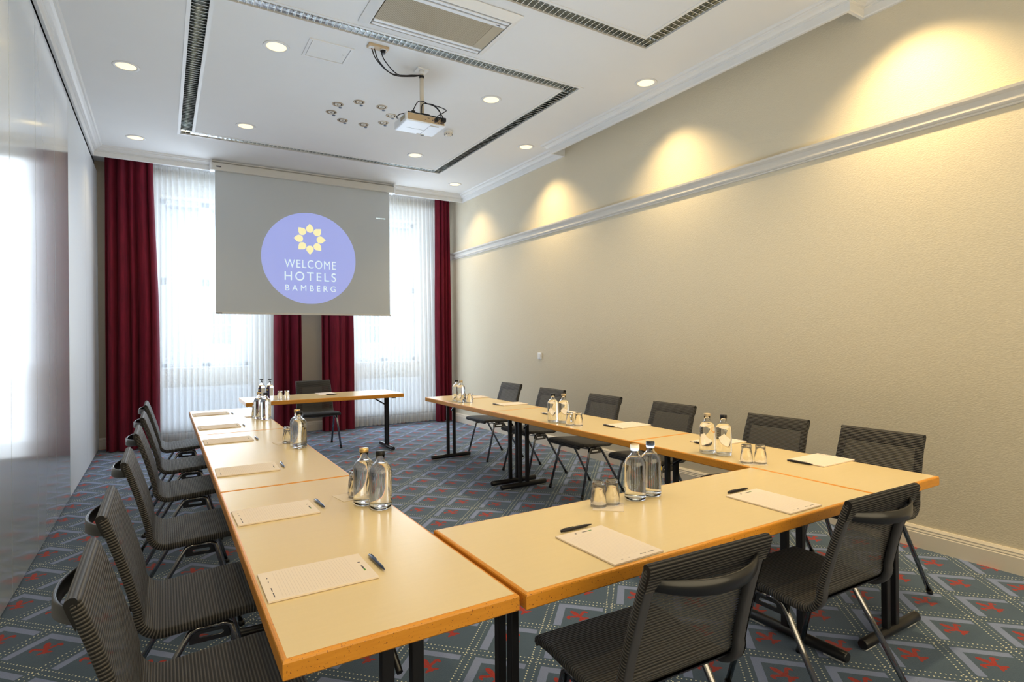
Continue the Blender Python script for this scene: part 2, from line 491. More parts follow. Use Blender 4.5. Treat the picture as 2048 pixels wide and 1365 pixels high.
# ------------------------------------------------------------ curtains
def curtain(name, x0t, x1t, x0b, x1b, y, amp, folds, mats, label, cat, group=None, z0=.012, z1=3.838, seed=0, hem=None, gather=.55, nz=28):
    rnd = random.Random(seed)
    bm = bmesh.new(); nx = int(folds*14); cols = []
    ph = [rnd.uniform(0, 6.28) for _ in range(6)]
    for i in range(nx+1):
        t = i/nx; col = []
        for j in range(nz+1):
            q = j/nz; z = z1 + (z0-z1)*q
            w = min(1, q*1.6)
            w = w*w*(3-2*w)
            xa = x0t+(x0b-x0t)*w; xb = x1t+(x1b-x1t)*w
            tt = t + .018*math.sin(3*2*PI*t+ph[0]+q*1.2)/max(1, folds/6)
            phi = 2*PI*folds*tt + .9*math.sin(2*PI*t*2.3+ph[1]) + .25*math.sin(q*3+ph[4])
            a = amp*(gather+(1-gather)*min(1, q*1.5))*(1+.35*math.sin(2*PI*t*1.7+ph[2]))
            yy = y + a*(math.sin(phi)+.28*math.sin(2*phi+ph[3]+q)) + amp*.25*math.sin(q*2.3+ph[5]+t*5)
            xx = xa+(xb-xa)*t + a*.35*math.cos(phi)
            col.append(bm.verts.new((xx, yy, z)))
        cols.append(col)
    for i in range(nx):
        for j in range(nz):
            f = bm.faces.new((cols[i][j], cols[i+1][j], cols[i+1][j+1], cols[i][j+1])); f.smooth = True
            if hem and j >= nz-1: f.material_index = 1
    me = D.meshes.new(name); bm.to_mesh(me); bm.free()
    for m in mats: me.materials.append(m)
    o = D.objects.new(name, me); COL.objects.link(o)
    return tag(o, label, cat, group)
VG = 'burgundy curtains on the window wall'
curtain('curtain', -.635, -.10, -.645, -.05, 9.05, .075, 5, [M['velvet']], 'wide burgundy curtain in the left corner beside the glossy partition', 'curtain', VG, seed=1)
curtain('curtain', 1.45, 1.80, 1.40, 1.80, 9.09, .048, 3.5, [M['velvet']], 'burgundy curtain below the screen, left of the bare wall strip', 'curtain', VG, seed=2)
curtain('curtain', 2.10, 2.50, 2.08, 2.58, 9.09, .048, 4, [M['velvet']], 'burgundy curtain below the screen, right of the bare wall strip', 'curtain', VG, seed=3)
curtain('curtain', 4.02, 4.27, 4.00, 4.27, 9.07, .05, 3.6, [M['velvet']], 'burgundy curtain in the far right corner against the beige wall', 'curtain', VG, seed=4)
SG = 'white voile panels over the windows'
curtain('sheer_curtain', -.22, 1.50, -.22, 1.50, 9.195, .022, 24, [M['sheer'], M['hem']], 'white voile panel over the left window', 'sheer curtain', SG, z0=.02, seed=5, hem=1, gather=.8)
curtain('sheer_curtain', 2.42, 4.10, 2.42, 4.12, 9.195, .022, 24, [M['sheer'], M['hem']], 'white voile panel over the right window', 'sheer curtain', SG, z0=.02, seed=6, hem=1, gather=.8)
MB().box(-.68, 4.30, 9.05, 9.25, 3.8385, 3.8415).build('curtain_track', M['trimw'])
tag(D.objects['curtain_track'], 'white curtain track hidden behind the cornice at the windows', 'track')

# ------------------------------------------------------------ projection screen
SY = 8.563
sc = empty('projection_screen', (1.813, SY, 1.8135), 0, 'pulled-down grey projection screen showing a blue hotel logo circle', 'projection screen')
MB().box(-1.204, 1.204, -.001, .001, 0, 1.92).build('screen_fabric', M['screen'], sc)
hb = MB(); hb.box(-1.237, 1.262, -.06, .075, 1.888, 1.985, .006); 
hb.build('housing', M['housing'], sc)
for x0, x1 in ((-1.262, -1.236), (1.261, 1.287)):
    cp = MB(); cp.box(x0, x1, -.062, .077, 1.884, 1.99, .004); cp.box(x0+.006, x1-.006, -.04, .03, 1.98, 2.0282)
    cp.build('end_cap', M['projw'], sc)
MB().box(-1.205, 1.215, -.012, .012, -.022, .004, .005).build('bottom_bar', M['housing'], sc)
MB().box(-1.212, -1.13, -.014, -.011, -.016, -.003).build('bar_badge', M['ink'], sc)
MB().box(-1.19, -1.13, -.0625, -.059, 1.93, 1.947).build('housing_badge', M['ink'], sc)
MB().lathe([(0, 0), (.657, 0)], 96).build('logo_circle', M['logo'], sc)
lc = [o for o in D.objects if o.name == 'logo_circle'][0]
lc.location = (.015, -.002, .795); lc.rotation_euler = (PI/2, 0, 0)
fl = MB()
for k in range(8):
    a = k*PI/4; cx, cz = .146*math.sin(a), .146*math.cos(a)
    pts = []
    for j in range(25):
        t = .60 + (2*PI-1.20)*j/24
        r = .052
        lx, lz = r*math.sin(t), r*math.cos(t)
        pts.append((lx, lz))
    pts.append((-.024, .052)); pts.append((0, .078)); pts.append((.024, .052))
    vs = [fl.bm.verts.new((cx + p[0]*math.cos(a)+p[1]*math.sin(a), 0, cz - p[0]*math.sin(a)+p[1]*math.cos(a))) for p in pts]
    fl.bm.faces.new(vs)
o = fl.build('logo_flower', M['logoy'], sc); o.location = (.012, -.0035, 1.075)
RX = (PI/2, 0, 0)
text_mesh('WELCOME', .715, .118, 'logo_text', M['logow'], sc, (.022, -.0035, .710), RX, 1.15)
text_mesh('HOTELS', .715, .127, 'logo_text', M['logow'], sc, (.022, -.0035, .533), RX, 1.3)
text_mesh('BAMBERG', .70, .084, 'logo_text', M['logow'], sc, (.022, -.0035, .364), RX, 1.6)
sm = MB()
for x0, x1 in ((0, .040), (.044, .062), (.067, .105), (.108, .145)): sm.box(x0, x1, -.001, 0, .004, .018)
o = sm.build('screen_menu_text', M['logow'], sc); o.location = (.994, -.002, 1.468)

# ------------------------------------------------------------ ceiling fixtures
def channel(R, label):
    t = empty('louvre_light_channel', ((R[0]+R[1])/2, (R[2]+R[3])/2, ZC), 0, label, 'ceiling light')
    cx, cy = (R[0]+R[1])/2, (R[2]+R[3])/2
    P4 = [(R[0]-cx, R[2]-cy), (R[0]-cx, R[3]-cy), (R[1]-cx, R[3]-cy), (R[1]-cx, R[2]-cy)]
    w = RW
    f = MB()
    sweep(f, P4, [(-.010, -.004), (.018, -.004), (.018, .012), (.001, .012), (.001, .0), (-.010, .0)], closed=True)
    sweep(f, P4, [(w-.018, -.004), (w+.010, -.004), (w+.010, 0), (w-.001, 0), (w-.001, .012), (w-.018, .012)], closed=True)
    f.build('frame', M['trimw'], t)
    # mirrored trough: half pipe
    pr = []
    for k in range(13):
        a = PI*k/12
        pr.append((w/2 - (w/2-.014)*math.cos(a), .008+.085*math.sin(a)))
    pr += [(p[0], p[1]+.004) for p in pr[::-1]]
    sweep(MB(), P4, pr, closed=True).build('reflector', M['alu'], t)
    # louvres, one part per run
    x0, x1, y0, y1 = R[0]-cx, R[1]-cx, R[2]-cy, R[3]-cy
    pitch = .047
    def fin(mb, c, along):
        for k in range(7):
            a0, a1 = -1+2*k/7, -1+2*(k+1)/7
            d0, d1 = .030+.022*a0*a0, .030+.022*a1*a1
            h0, h1 = .052-.02*(1-a0*a0), .052-.02*(1-a1*a1)
            s0, s1 = a0*(w/2-.016), a1*(w/2-.016)
            th = .0024
            for sg in (-1, 1):
                q = []
                for (s_, h_) in ((s0, .004), (s1, .004), (s1, .004+d1), (s0, .004+d0)):
                    lean = sg*(th + (0 if h_ < .01 else -.0014))
                    q.append((c[0]+s_, c[1]+lean, h_) if along == 'y' else (c[0]+lean, c[1]+s_, h_))
                mb.quad(*q)
            th = .0024; q = [(s0, -th), (s1, -th), (s1, th), (s0, th)]
            mb.quad(*[((c[0]+a, c[1]+b, .004) if along == 'y' else (c[0]+b, c[1]+a, .004)) for a, b in q], mi=1)
    for xx in (x0+w/2, x1-w/2):
        mb = MB(); n = int((y1-y0-2*w)/pitch)
        for k in range(n+1): fin(mb, (xx, y0+w+(k+.3)*(y1-y0-2*w)/(n+.6)), 'y')
        mb.build('louvre', [M['alul'], M['finedge']], t, recalc=False)
    for yy in (y0+w/2, y1-w/2):
        mb = MB(); n = int((x1-x0)/pitch)
        for k in range(n): fin(mb, (x0+(k+.5)*(x1-x0)/n, yy), 'x')
        mb.build('louvre', [M['alul'], M['finedge']], t, recalc=False)
    return t
channel(RING1, 'rectangular silver louvred light channel around the projector and the ring of small spotlights')
channel(RING2, 'silver louvred light channel in the ceiling at the top edge, nearest the camera')

DLG = 'round warm ceiling downlights'
def downlight(x, y, label):
    t = empty('downlight', (x, y, ZC), 0, label, 'downlight', DLG)
    MB().lathe([(.078, -.001), (.082, -.006), (.100, -.005), (.105, 0), (.078, 0)], 40).build('trim_ring', M['trimw'], t)
    MB().lathe([(.0785, -.001), (.077, .004), (.070, .03), (.066, .045)], 40).build('reflector', M['alu'], t)
    MB().lathe([(0, -.004), (.05, -.003), (.077, -.001), (.077, .006), (0, .006)], 32).build('lens', M['lamp'], t)
    return t
dlab = ['downlight in the second row from the window, left column beside the partition', 'downlight nearest the windows, left column beside the partition',
        'downlight inside the louvred rectangle, left of the white access hatch', 'downlight inside the louvred rectangle, near its far left corner',
        'downlight inside the louvred rectangle, right of the projector', 'downlight inside the louvred rectangle, near its far right corner by the windows',
        'downlight by the right wall cornice, nearest the camera', 'downlight by the right wall cornice, middle one of three', 'downlight in the far right ceiling corner above the curtain']
for (x, y), lb in zip(DL, dlab): downlight(x, y, lb)
SPG = 'ring of eight small ceiling spotlights'
def spot(x, y):
    t = empty('spotlight', (x, y, ZC), 0, 'small unlit brass spotlight in the ring of eight beside the projector', 'spotlight', SPG)
    MB().lathe([(.042, -.001), (.045, -.005), (.055, -.004), (.058, 0), (.042, 0)], 28).build('trim_ring', M['brass'], t)
    mb = MB(); mb.lathe([(.0455, 0), (.043, .012), (.030, .04), (0, .045)], 24); mb.build('socket', M['spotdark'], t)
    mb = MB(); mb.lathe([(.022, -.003), (.027, -.0045), (.032, -.003), (.030, .004), (.024, .004), (.022, -.003)], 24)
    mb.box(-.024, .024, -.004, .004, -.003, .003); mb.box(-.014, -.008, -.017, .017, -.004, .003); mb.box(.008, .014, -.017, .017, -.004, .003)
    mb.build('lamp_holder', M['holder'], t)
    o = MB().lathe([(0, -.004), (.016, -.003), (.018, 0)], 20).build('led_dot', M['led'], t)
    o.location = (.045, .075, 0)
    return t
for x, y in SPOTS: spot(x, y)
# access hatch
t = empty('access_hatch', (1.193, 4.86, ZC), 0, 'square white access hatch in the ceiling between downlight and projector socket', 'access hatch')
f = MB(); hx, hy = .177, .160
sweep(f, [(-hx, -hy), (-hx, hy), (hx, hy), (hx, -hy)], [(0, -.008), (.02, -.010), (.022, 0), (0, 0)], closed=True)
f.build('frame', M['trimw'], t)
MB().box(-hx+.026, hx-.026, -hy+.026, hy-.026, -.006, 0, .002).build('door', M['ceiling'], t)
MB().lathe([(0, -.009), (.006, -.009), (.008, -.005), (.008, 0)], 16, c=(hx-.055, -.02, 0)).build('lock', M['alu'], t)
# AC cassette
t = empty('air_conditioner', ((AC[0]+AC[1])/2, (AC[2]+AC[3])/2, ZC-.003), 0, 'cream ceiling air conditioning cassette with a perforated grille', 'air conditioner')
hx, hy = (AC[1]-AC[0])/2, (AC[3]-AC[2])/2
f = MB(); sweep(f, [(-hx, -hy), (-hx, hy), (hx, hy), (hx, -hy)], [(0, 0), (.0, -.006), (.060, -.040), (.066, -.040), (.066, .0)], closed=True)
f.build('bezel', M['ceiling'], t)
MB().box(-hx+.06, hx-.06, -hy+.06, hy-.06, -.012, -.0005).build('inner_tray', M['dark'], t)
gx = hx-.075
MB().box(-gx, gx, -hy+.165, hy-.155, -.037, -.012, .003).build('grille', M['perf'], t)
st = MB(); st.box(gx-.09, gx-.001, -hy+.17, hy-.16, -.0385, -.036); st.build('blank_plate', M['grille'], t)
for y0, y1 in ((-hy+.082, -hy+.112), (-hy+.128, -hy+.165), (hy-.155, hy-.124), (hy-.106, hy-.078)):
    MB().box(-gx, gx, y0, y1, -.042, -.02, .006).build('louvre_flap', M['projw'], t)
MB().box(gx-.085, gx-.05, -hy+.138, -hy+.146, -.0435, -.042).build('indicator', M['ink'], t)
# smoke detector
t = empty('smoke_detector', (2.845, 6.03, ZC), 0, 'cream domed smoke detector on the ceiling right of the projector', 'smoke detector')
MB().lathe([(0.05, 0), (.055, -.012), (.05, -.018), (.0, -.018)], 28).build('base', M['trimw'], t)
MB().lathe([(.048, -.018), (.05, -.03), (.04, -.048), (.02, -.056), (0, -.058)], 28).build('dome', M['cream'], t)
mb = MB()
for k in range(10):
    a = k*2*PI/10; mb.box(.043*math.cos(a)-.004, .043*math.cos(a)+.004, .043*math.sin(a)-.004, .043*math.sin(a)+.004, -.047, -.036)
mb.build('vents', M['ink'], t)
# projector
PX, PY, PZ = 1.975, 4.777, 3.315
t = empty('projector', (PX, PY, PZ), 0, 'white projector hanging from a ceiling pole with black cables', 'projector')
bm_ = MB(); bm_.box(-.185, .185, -.145, .150, 0, .072, .012); bm_.build('body', M['projw'], t)
MB().box(-.172, .172, -.1475, -.143, .010, .066, .001).build('rear_panel', M['projt'], t)
pb = MB()
for x, z, w_, h_ in ((.06, .035, .008, .008), (.085, .045, .012, .012), (.105, .045, .012, .012), (.085, .025, .02, .008), (.11, .022, .014, .008),
                     (.13, .024, .010, .010), (.147, .024, .008, .012), (.160, .026, .008, .01), (-.01, .03, .005, .004), (.02, .05, .02, .002), (.025, .042, .012, .002)):
    pb.box(x-w_/2, x+w_/2, -.151, -.147, z-h_/2, z+h_/2)
pb.build('ports', M['ink'], t)
vb = MB()
for k in range(9): vb.box(-.1865, -.184, -.115+k*.012, -.109+k*.012, .022, .056)
vb.build('side_vent', M['grille'], t)
lb_ = MB(); lb_.box(.05, .13, -.125, -.105, -.0015, .001); lb_.box(.02, .09, .12, .14, -.0015, .001); lb_.build('bottom_label', M['grille'], t)
lb_ = MB(); lb_.box(-.12, .05, .02, .0215, -.001, .001); lb_.box(.05, .0515, -.12, .13, -.001, .001); lb_.build('panel_seam', M['ink'], t)
MB().lathe([(.03, 0), (.036, .008), (.036, .014), (.0, .014)], 24).build('lens', M['ink'], t)
ln = [o for o in t.children if o.name.startswith('lens')][0] if t.children else D.objects['lens']
for o in D.objects:
    if o.parent == t and o.name.startswith('lens'): o.location = (.09, .148, .036); o.rotation_euler = (-PI/2, 0, 0)
mb = MB(); mb.box(-.16, .175, -.13, .12, .072, .086, .004); mb.box(-.03, .05, -.11, -.04, .086, .10, .004); mb.box(-.12, -.09, -.12, -.09, .086, .105, .006)
mb.box(-.02, .055, -.04, .03, .086, .11, .004)
mb.build('mount_plate', M['cap_black'], t)
pole = (1.993-PX, 4.771-PY)
MB().tube([(*pole, .105), (*pole, ZC-PZ-.01)], .0185, 20).build('pole', M['cream'], t)
mb = MB(); mb.box(pole[0]-.055, pole[0]+.055, pole[1]-.05, pole[1]+.05, ZC-PZ-.012, ZC-PZ, .004); mb.tube([(*pole, ZC-PZ-.045), (*pole, ZC-PZ-.01)], .026, 20)
mb.build('ceiling_plate', M['trimw'], t)
MB().tube([(*pole, ZC-PZ-.075), (*pole, ZC-PZ-.055)], .0225, 16).build('cable_tie', M['cap_black'], t)
def smooth_path(pts, n=8):
    out = []
    P = [Vector(p) for p in pts]
    P = [P[0]*2-P[1]] + P + [P[-1]*2-P[-2]]
    for i in range(1, len(P)-2):
        for k in range(n):
            u = k/n
            out.append(.5*((2*P[i]) + (P[i+1]-P[i-1])*u + (2*P[i-1]-5*P[i]+4*P[i+1]-P[i+2])*u*u + (3*P[i]-P[i-1]-3*P[i+1]+P[i+2])*u**3))
    out.append(P[-2]); return out
tx, ty = pole
zt = ZC-PZ
sx_, sy_ = 1.50-PX, 4.56-PY
for dx, dz in ((0, 0), (.022, -.008), (.075, .004)):
    MB().tube(smooth_path([(sx_-.03+dx, sy_, zt-.03), (sx_+.02+dx, sy_+.03, zt-.10+dz), (sx_+.17+dx*.8, sy_+.10, zt-.15+dz), (tx-.10, ty-.03, zt-.085+dz), (tx-.018, ty-.02, zt-.060)]), .0045, 6).build('cable', M['cap_black'], t)
for pts in ([(-.11, -.11, .10), (-.06, -.10, .19), (tx, ty-.03, .235), (tx+.03, ty-.03, .225), (.10, -.12, .17), (.15, -.15, .09), (.155, -.155, .045)],
            [(-.02, -.08, .09), (tx-.01, ty-.03, .2), (tx+.03, ty-.03, .22), (.08, -.13, .18), (.13, -.15, .12), (.12, -.155, .05)],
            [(tx+.03, ty-.03, .22), (.13, -.10, .19), (.20, -.12, .165), (.17, -.15, .13), (.11, -.15, .085), (.09, -.155, .05)],
            [(-.15, -.09, .08), (-.2, -.05, .075), (-.22, 0, .06), (-.19, .04, .07)]):
    MB().tube(smooth_path(pts), .0042, 6).build('cable', M['cap_black'], t)
mb = MB(); mb.box(.075, .105, -.175, -.147, .030, .056, .003); mb.box(.135, .175, -.18, -.147, .034, .068, .004)
mb.build('plug', M['cap_black'], t)
# ceiling socket
t = empty('ceiling_socket', (1.525, 4.563, ZC), 0, 'tan ceiling socket strip with the black projector cables plugged in', 'socket')
MB().box(-.085, .085, -.035, .035, -.020, 0, .004).build('housing', M['projt'], t)
mb = MB(); mb.lathe([(.026, -.020), (.028, -.026), (.022, -.026), (.020, -.021)], 20, c=(.045, 0, 0)); mb.box(-.075, -.035, -.02, .02, -.023, -.018, .002)
mb.build('outlet', M['trimw'], t)
mb = MB(); mb.tube([(.045, 0, -.022), (.045, 0, -.05)], .017, 12)
mb.build('plug', M['cap_black'], t)

# wall thermostat / switch
t = empty('wall_switch', (XR, 6.385, 1.19), 0, 'small white switch on the beige right wall', 'switch')
MB().box(-.014, 0, -.043, .043, -.043, .043, .003).build('plate', M['projw'], t)
MB().box(-.019, -.013, -.026, .026, -.026, .026, .002).build('rocker', M['trimw'], t)

# ------------------------------------------------------------ tables
ET = .046
def table(x0, x1, y0, y1, axis, label, inset=(.09, .09), brace=False):
    cx, cy = (x0+x1)/2, (y0+y1)/2
    t = empty('folding_table', (cx, cy, 0), 0, label, 'table', 'beech folding conference tables')
    hx, hy = (x1-x0)/2, (y1-y0)/2
    e = .0105
    mb = MB(); mb.box(-hx+e, hx-e, -hy+e, hy-e, TH-.03, TH)
    o = mb.build('tabletop', M['lam'], t)
    f = MB()
    pr = [(0, TH-ET+.004), (.004, TH-ET), (.03, TH-ET), (.03, TH-.02), (e, TH-.02), (e, TH-.0002), (.006, TH-.0006), (.0015, TH-.003), (0, TH-.007)]
    sweep(f, [(-hx, -hy), (-hx, hy), (hx, hy), (hx, -hy)], pr, closed=True)
    f.build('edge_lipping', M['beech'], t)
    MB().box(-hx+.03, hx-.03, -hy+.03, hy-.03, TH-.036, TH-.030).build('underside', M['cork'], t)
    ends = []
    L = hy if axis == 'y' else hx; W = hx if axis == 'y' else hy
    for sg, ins in ((-1, inset[0]), (1, inset[1])):
        p = sg*(L-ins)
        def P(a, b, z): return (b, a, z) if axis == 'y' else (a, b, z)
        leg = MB()
        for q in (-.040, .040):
            if axis == 'y': leg.box(q-.0165, q+.0165, p-.014, p+.014, .03, TH-.055, .004)
            else: leg.box(p-.014, p+.014, q-.0165, q+.0165, .03, TH-.055, .004)
        lg = leg.build('leg', M['black'], t)
        F = min(.252, W-.03)
        ft = MB().tube([P(p, -F, .030), P(p, -F+.006, .030), P(p, F-.006, .030), P(p, F, .030)], [.020, .024, .024, .020], 18).build('foot_bar', M['black'], lg)
        for q in (-F+.06, F-.06):
            g = MB()
            if axis == 'y': g.box(q-.045, q+.045, p-.010, p+.010, 0, .010, .002)
            else: g.box(p-.010, p+.010, q-.045, q+.045, 0, .010, .002)
            g.build('glide', M['glide'], lg)
        r = MB()
        if axis == 'y': r.box(-W+.05, W-.05, p-.022, p+.022, TH-.060, TH-ET-.0005+.010, .003)
        else: r.box(p-.022, p+.022, -W+.05, W-.05, TH-.060, TH-ET-.0005+.010, .003)
        r.build('top_bracket', M['black'], lg)
        b = MB().tube([P(p-sg*.015, 0, TH-.17), P(p-sg*.20, 0, TH-.055), P(p-sg*.28, 0, TH-.045)], .009, 8)
        b.build('brace', M['black'], lg)
    return t
g = .0015
XA0, XA1 = .177*K, .672*K
YA = [1.077*K, 2.3956*K, 3.9104*K, 5.27*K]
table(XA0, XA1, YA[0], YA[1]-g, 'y', 'beech folding table in the left row, nearest the camera')
table(XA0, XA1, YA[1]+g, YA[2]-g, 'y', 'beech folding table in the middle of the left row')
table(XA0, XA1, YA[2]+g, YA[3], 'y', 'beech folding table at the window end of the left row')
XD0, XD1, YD0, YD1 = .6846*K, 2.1695*K, 1.0685*K, 1.5774*K
table(XD0, XD1-g, YD0, YD1, 'x', 'beech folding table crossing the front between the two rows', (.12, .12))
XR0, XR1 = 2.171*K, 2.648*K
YR = [1.063*K, 2.327*K, 3.8576*K, 5.177*K]
table(XR0, XR1, YR[0], YR[1]-g, 'y', 'beech folding table in the right row, nearest the camera')
table(XR0, XR1, YR[1]+g, YR[2]-g, 'y', 'beech folding table in the middle of the right row')
table(XR0, XR1, YR[2]+g, YR[3], 'y', 'beech folding table at the window end of the right row')
XP0, XP1, YP0, YP1 = .639*K, 2.143*K, 5.678*K, 6.244*K
table(XP0, XP1, YP0, YP1, 'x', 'separate beech presenter table below the projection screen', (.11, .11))

# ------------------------------------------------------------ chairs (built facing +y)
def chair_path():
    """side profile (y,z) of the seat/back line, with arc lengths"""
    q = S
    pts = [(.222*q, .405*q), (.231*q, .414*q), (.228*q, .426*q), (.215*q, .433*q), (.15*q, .434*q), (.05*q, .428*q), (-.05*q, .421*q), (-.085*q, .419*q)]
    # bend arc from seat to back
    c = (-.083*q, .479*q); r = .060*q
    a0, a1 = -PI/2-.03, -PI-.20
    arc = [(c[0]+r*math.cos(a0+(a1-a0)*k/7), c[1]+r*math.sin(a0+(a1-a0)*k/7)) for k in range(1, 8)]
    seat = pts + arc[:4]
    back = arc[3:]
    e = back[-1]; topy, topz = -.228*q, .785*q
    for k in range(1, 9):
        u = k/8
        back.append((e[0]+(topy-e[0])*(u*.75+.25*u*u), e[1]+(topz-e[1])*u))
    back += [(topy-.006*q, .790*q)]
    return seat, back
SEATP, BACKP = chair_path()
def normals(P, sg=1):
    out = []
    for i, p in enumerate(P):
        a = P[max(0, i-1)]; b = P[min(len(P)-1, i+1)]
        t = Vector((b[0]-a[0], b[1]-a[1])).normalized()
        out.append(Vector((t.y, -t.x))*sg)
    return out
def width_at(z): return (.217 - .012*max(0, (z/S-.45)/.34))*S
def cover(P, v0, name, mats, parent, open_from=None, hollow=True):
    """ribbed fabric: front sheet wrapped round both side rails"""
    bm = bmesh.new(); uvl = bm.loops.layers.uv.new('UVMap')
    N = normals(P); rows = []; v = v0
    for i, p in enumerate(P):
        if i: v += math.dist(P[i-1], p)
        w = width_at(p[1]); n = N[i]
        cs = [(-w+.0005, -.0215), (-w-.002, -.018), (-w-.003, -.008), (-w+.001, .003), (-w+.008, .006), (-w+.024, .0062),
              (w-.024, .0062), (w-.008, .006), (w-.001, .003), (w+.003, -.008), (w+.002, -.018), (w-.0005, -.0215)]
        rows.append(([bm.verts.new((x, p[0]+n.x*d, p[1]+n.y*d)) for x, d in cs], v, [c[0] for c in cs]))
    for (A, va, xa), (B, vb, xb) in zip(rows, rows[1:]):
        for j in range(len(A)-1):
            f = bm.faces.new((A[j], A[j+1], B[j+1], B[j])); f.smooth = True
            for lp, uv in zip(f.loops, ((xa[j], va), (xa[j+1], va), (xb[j+1], vb), (xb[j], vb))): lp[uvl].uv = uv
            if open_from is not None and j == 5 and va < open_from: f.material_index = 1
    me = D.meshes.new(name); bm.to_mesh(me); bm.free()
    for m in mats: me.materials.append(m)
    o = D.objects.new(name, me); COL.objects.link(o); o.parent = parent
    return o, v
def make_chair():
    t = empty('stacking_chair', (0, 0, 0), 0, 'x', 'chair')
    o, v = cover(SEATP, 0, 'seat', [M['rib']], t)
    # padded underside for the seat
    N = normals(SEATP); mb = MB()
    A = []
    for i, p in enumerate(SEATP[2:]):
        n = N[i+2]; w = width_at(p[1])-.02
        A.append([mb.bm.verts.new((x, p[0]-n.x*.004, p[1]-n.y*.004)) for x in (-w, w)])
    for a, b in zip(A, A[1:]): mb.bm.faces.new((a[0], a[1], b[1], b[0])).smooth = True
    mb.build('seat_lining', M['cap_black'], o)
    bo, v2 = cover(BACKP, v, 'backrest', [M['rib'], M['ribopen']], t, open_from=v+.285*S)
    # folded top band, closing over the back
    p = BACKP[-1]; q = BACKP[-3]
    n = normals(BACKP)[-3]; w = width_at(.78*S)
    bm = bmesh.new(); uvl = bm.loops.layers.uv.new('UVMap'); rows = []
    t1 = (Vector(p)-Vector(BACKP[-4])).normalized()
    base = Vector(p)
    prof = [(.006, 0.), (.004, .007), (-.004, .011), (-.014, .009), (-.021, .002), (-.023, -.02), (-.0235, -.064)]
    vv = v2
    for k, (dn, dt) in enumerate(prof):
        if k: vv += math.dist(prof[k-1], prof[k])
        c = base + n*dn + t1*dt
        rows.append(([bm.verts.new((x, c.x, c.y)) for x in (-w-.002, w+.002)], vv))
    for (A, va), (B, vb) in zip(rows, rows[1:]):
        f = bm.faces.new((A[0], A[1], B[1], B[0])); f.smooth = True
        for lp, uv in zip(f.loops, ((-w, va), (w, va), (w, vb), (-w, vb))): lp[uvl].uv = uv
    for s_ in (0, 1):
        f = bm.faces.new([r[0][s_] for r in rows])
        for lp in f.loops: lp[uvl].uv = (0, v2+.002)
    me = D.meshes.new('top_band'); bm.to_mesh(me); bm.free(); me.materials.append(M['rib'])
    ob = D.objects.new('top_band', me); COL.objects.link(ob); ob.parent = bo
    # side rails
    full = SEATP[1:] + BACKP[1:-1]
    sq = lambda v: math.copysign(abs(v)**.45, v)
    NN = normals(full)
    for sg in (-1, 1):
        mb = MB(); rings = []
        for p_, n_ in zip(full, NN):
            w_ = width_at(p_[1]); xc = sg*(w_-.0195)
            ring = []
            for k in range(10):
                a = 2*PI*k/10
                ring.append(mb.bm.verts.new((xc+.0175*sq(math.cos(a)), p_[0]+n_.x*(-.0105+.0125*sq(math.sin(a))), p_[1]+n_.y*(-.0105+.0125*sq(math.sin(a))))))
            rings.append(ring)
        for A, B in zip(rings, rings[1:]):
            for k in range(10): mb.bm.faces.new((A[k], A[(k+1) % 10], B[(k+1) % 10], B[k])).smooth = True
        mb.bm.faces.new(rings[0]); mb.bm.faces.new(rings[-1][::-1])
        mb.build('side_rail', M['railm'], t)
    # curved grip behind the back
    mb = MB(); zc_ = .732*S; wb_ = .180*S; rows = []
    for k in range(25):
        u = -1+2*k/24; x = u*wb_
        y0 = -.216*S - .012; bulge = .062*S*(1-abs(u)**2.2)
        y = y0 - bulge
        zz = zc_ + .012*(abs(u)**2)
        hh = (.021-.006*abs(u)**3)*S; th_ = .0055
        sl = .25
        rows.append([mb.bm.verts.new((x, y+a, zz+b)) for a, b in ((th_, hh-.003), (.0, hh), (-th_, hh-.003), (-th_-.001, -hh+.004), (0, -hh), (th_, -hh+.003))])
    for A, B in zip(rows, rows[1:]):
        for k in range(6): mb.bm.faces.new((A[k], A[(k+1) % 6], B[(k+1) % 6], B[k])).smooth = True
    mb.bm.faces.new(rows[0]); mb.bm.faces.new(rows[-1][::-1])
    mb.build('grip_bow', M['bow'], t)
    # legs: each side an upside-down V with a slotted gusset
    for sg in (-1, 1):
        xf = sg*.222*S; xt = sg*.198*S; zt_ = .397*S
        yf, yr = .206*S, -.236*S
        ya, yb = .098*S, -.004*S      # ends of the flat top
        ym = (ya+yb)/2
        fr = [(xf, yf, .008), (xf+(xt-xf)*.9, yf+(ya-yf)*.88, zt_*.90), (xt, ya+.006, zt_*.975), (xt, ya-.012, zt_), (xt, ym, zt_)]
        rr = [(xf, yr, .008), (xf+(xt-xf)*.9, yr+(yb-yr)*.88, zt_*.90), (xt, yb-.008, zt_*.975), (xt, yb+.012, zt_), (xt, ym, zt_)]
        for pts, ft in ((fr, 0), (rr, 1)):
            lg = MB().tube(pts, .0115*S, 12, flat=.85, up=(1, 0, 0)).build('leg', M['chrome'], t)
            d = (Vector(pts[1])-Vector(pts[0])).normalized(); p0 = Vector(pts[0])
            MB().tube([p0-d*.007, p0+d*.018], .0135*S, 12).build('foot_cap', M['cap_black'], lg)
        # gusset plate with long slot
        gp = MB()
        zb_ = zt_-.050
        def outline(y0, y1, z0, z1): return [(y0, z0), (y1, z0), (y1, z1), (y0, z1)]
        slot = [(ym+.036*math.cos(a)*1.0 if False else ym+(.030 if math.cos(a) > 0 else -.030)+.009*math.cos(a), zt_-.029+.0085*math.sin(a)) for a in [2*PI*k/16+.001 for k in range(16)]]
        outer = []
        for a in [2*PI*k/16+.001 for k in range(16)]:
            cy, cz = math.cos(a), math.sin(a)
            s_ = 1/max(abs(cy), abs(cz))
            outer.append((ym+cy*s_*(.056 + (.012 if cz < 0 else 0)), zt_-.029+cz*s_*.023))
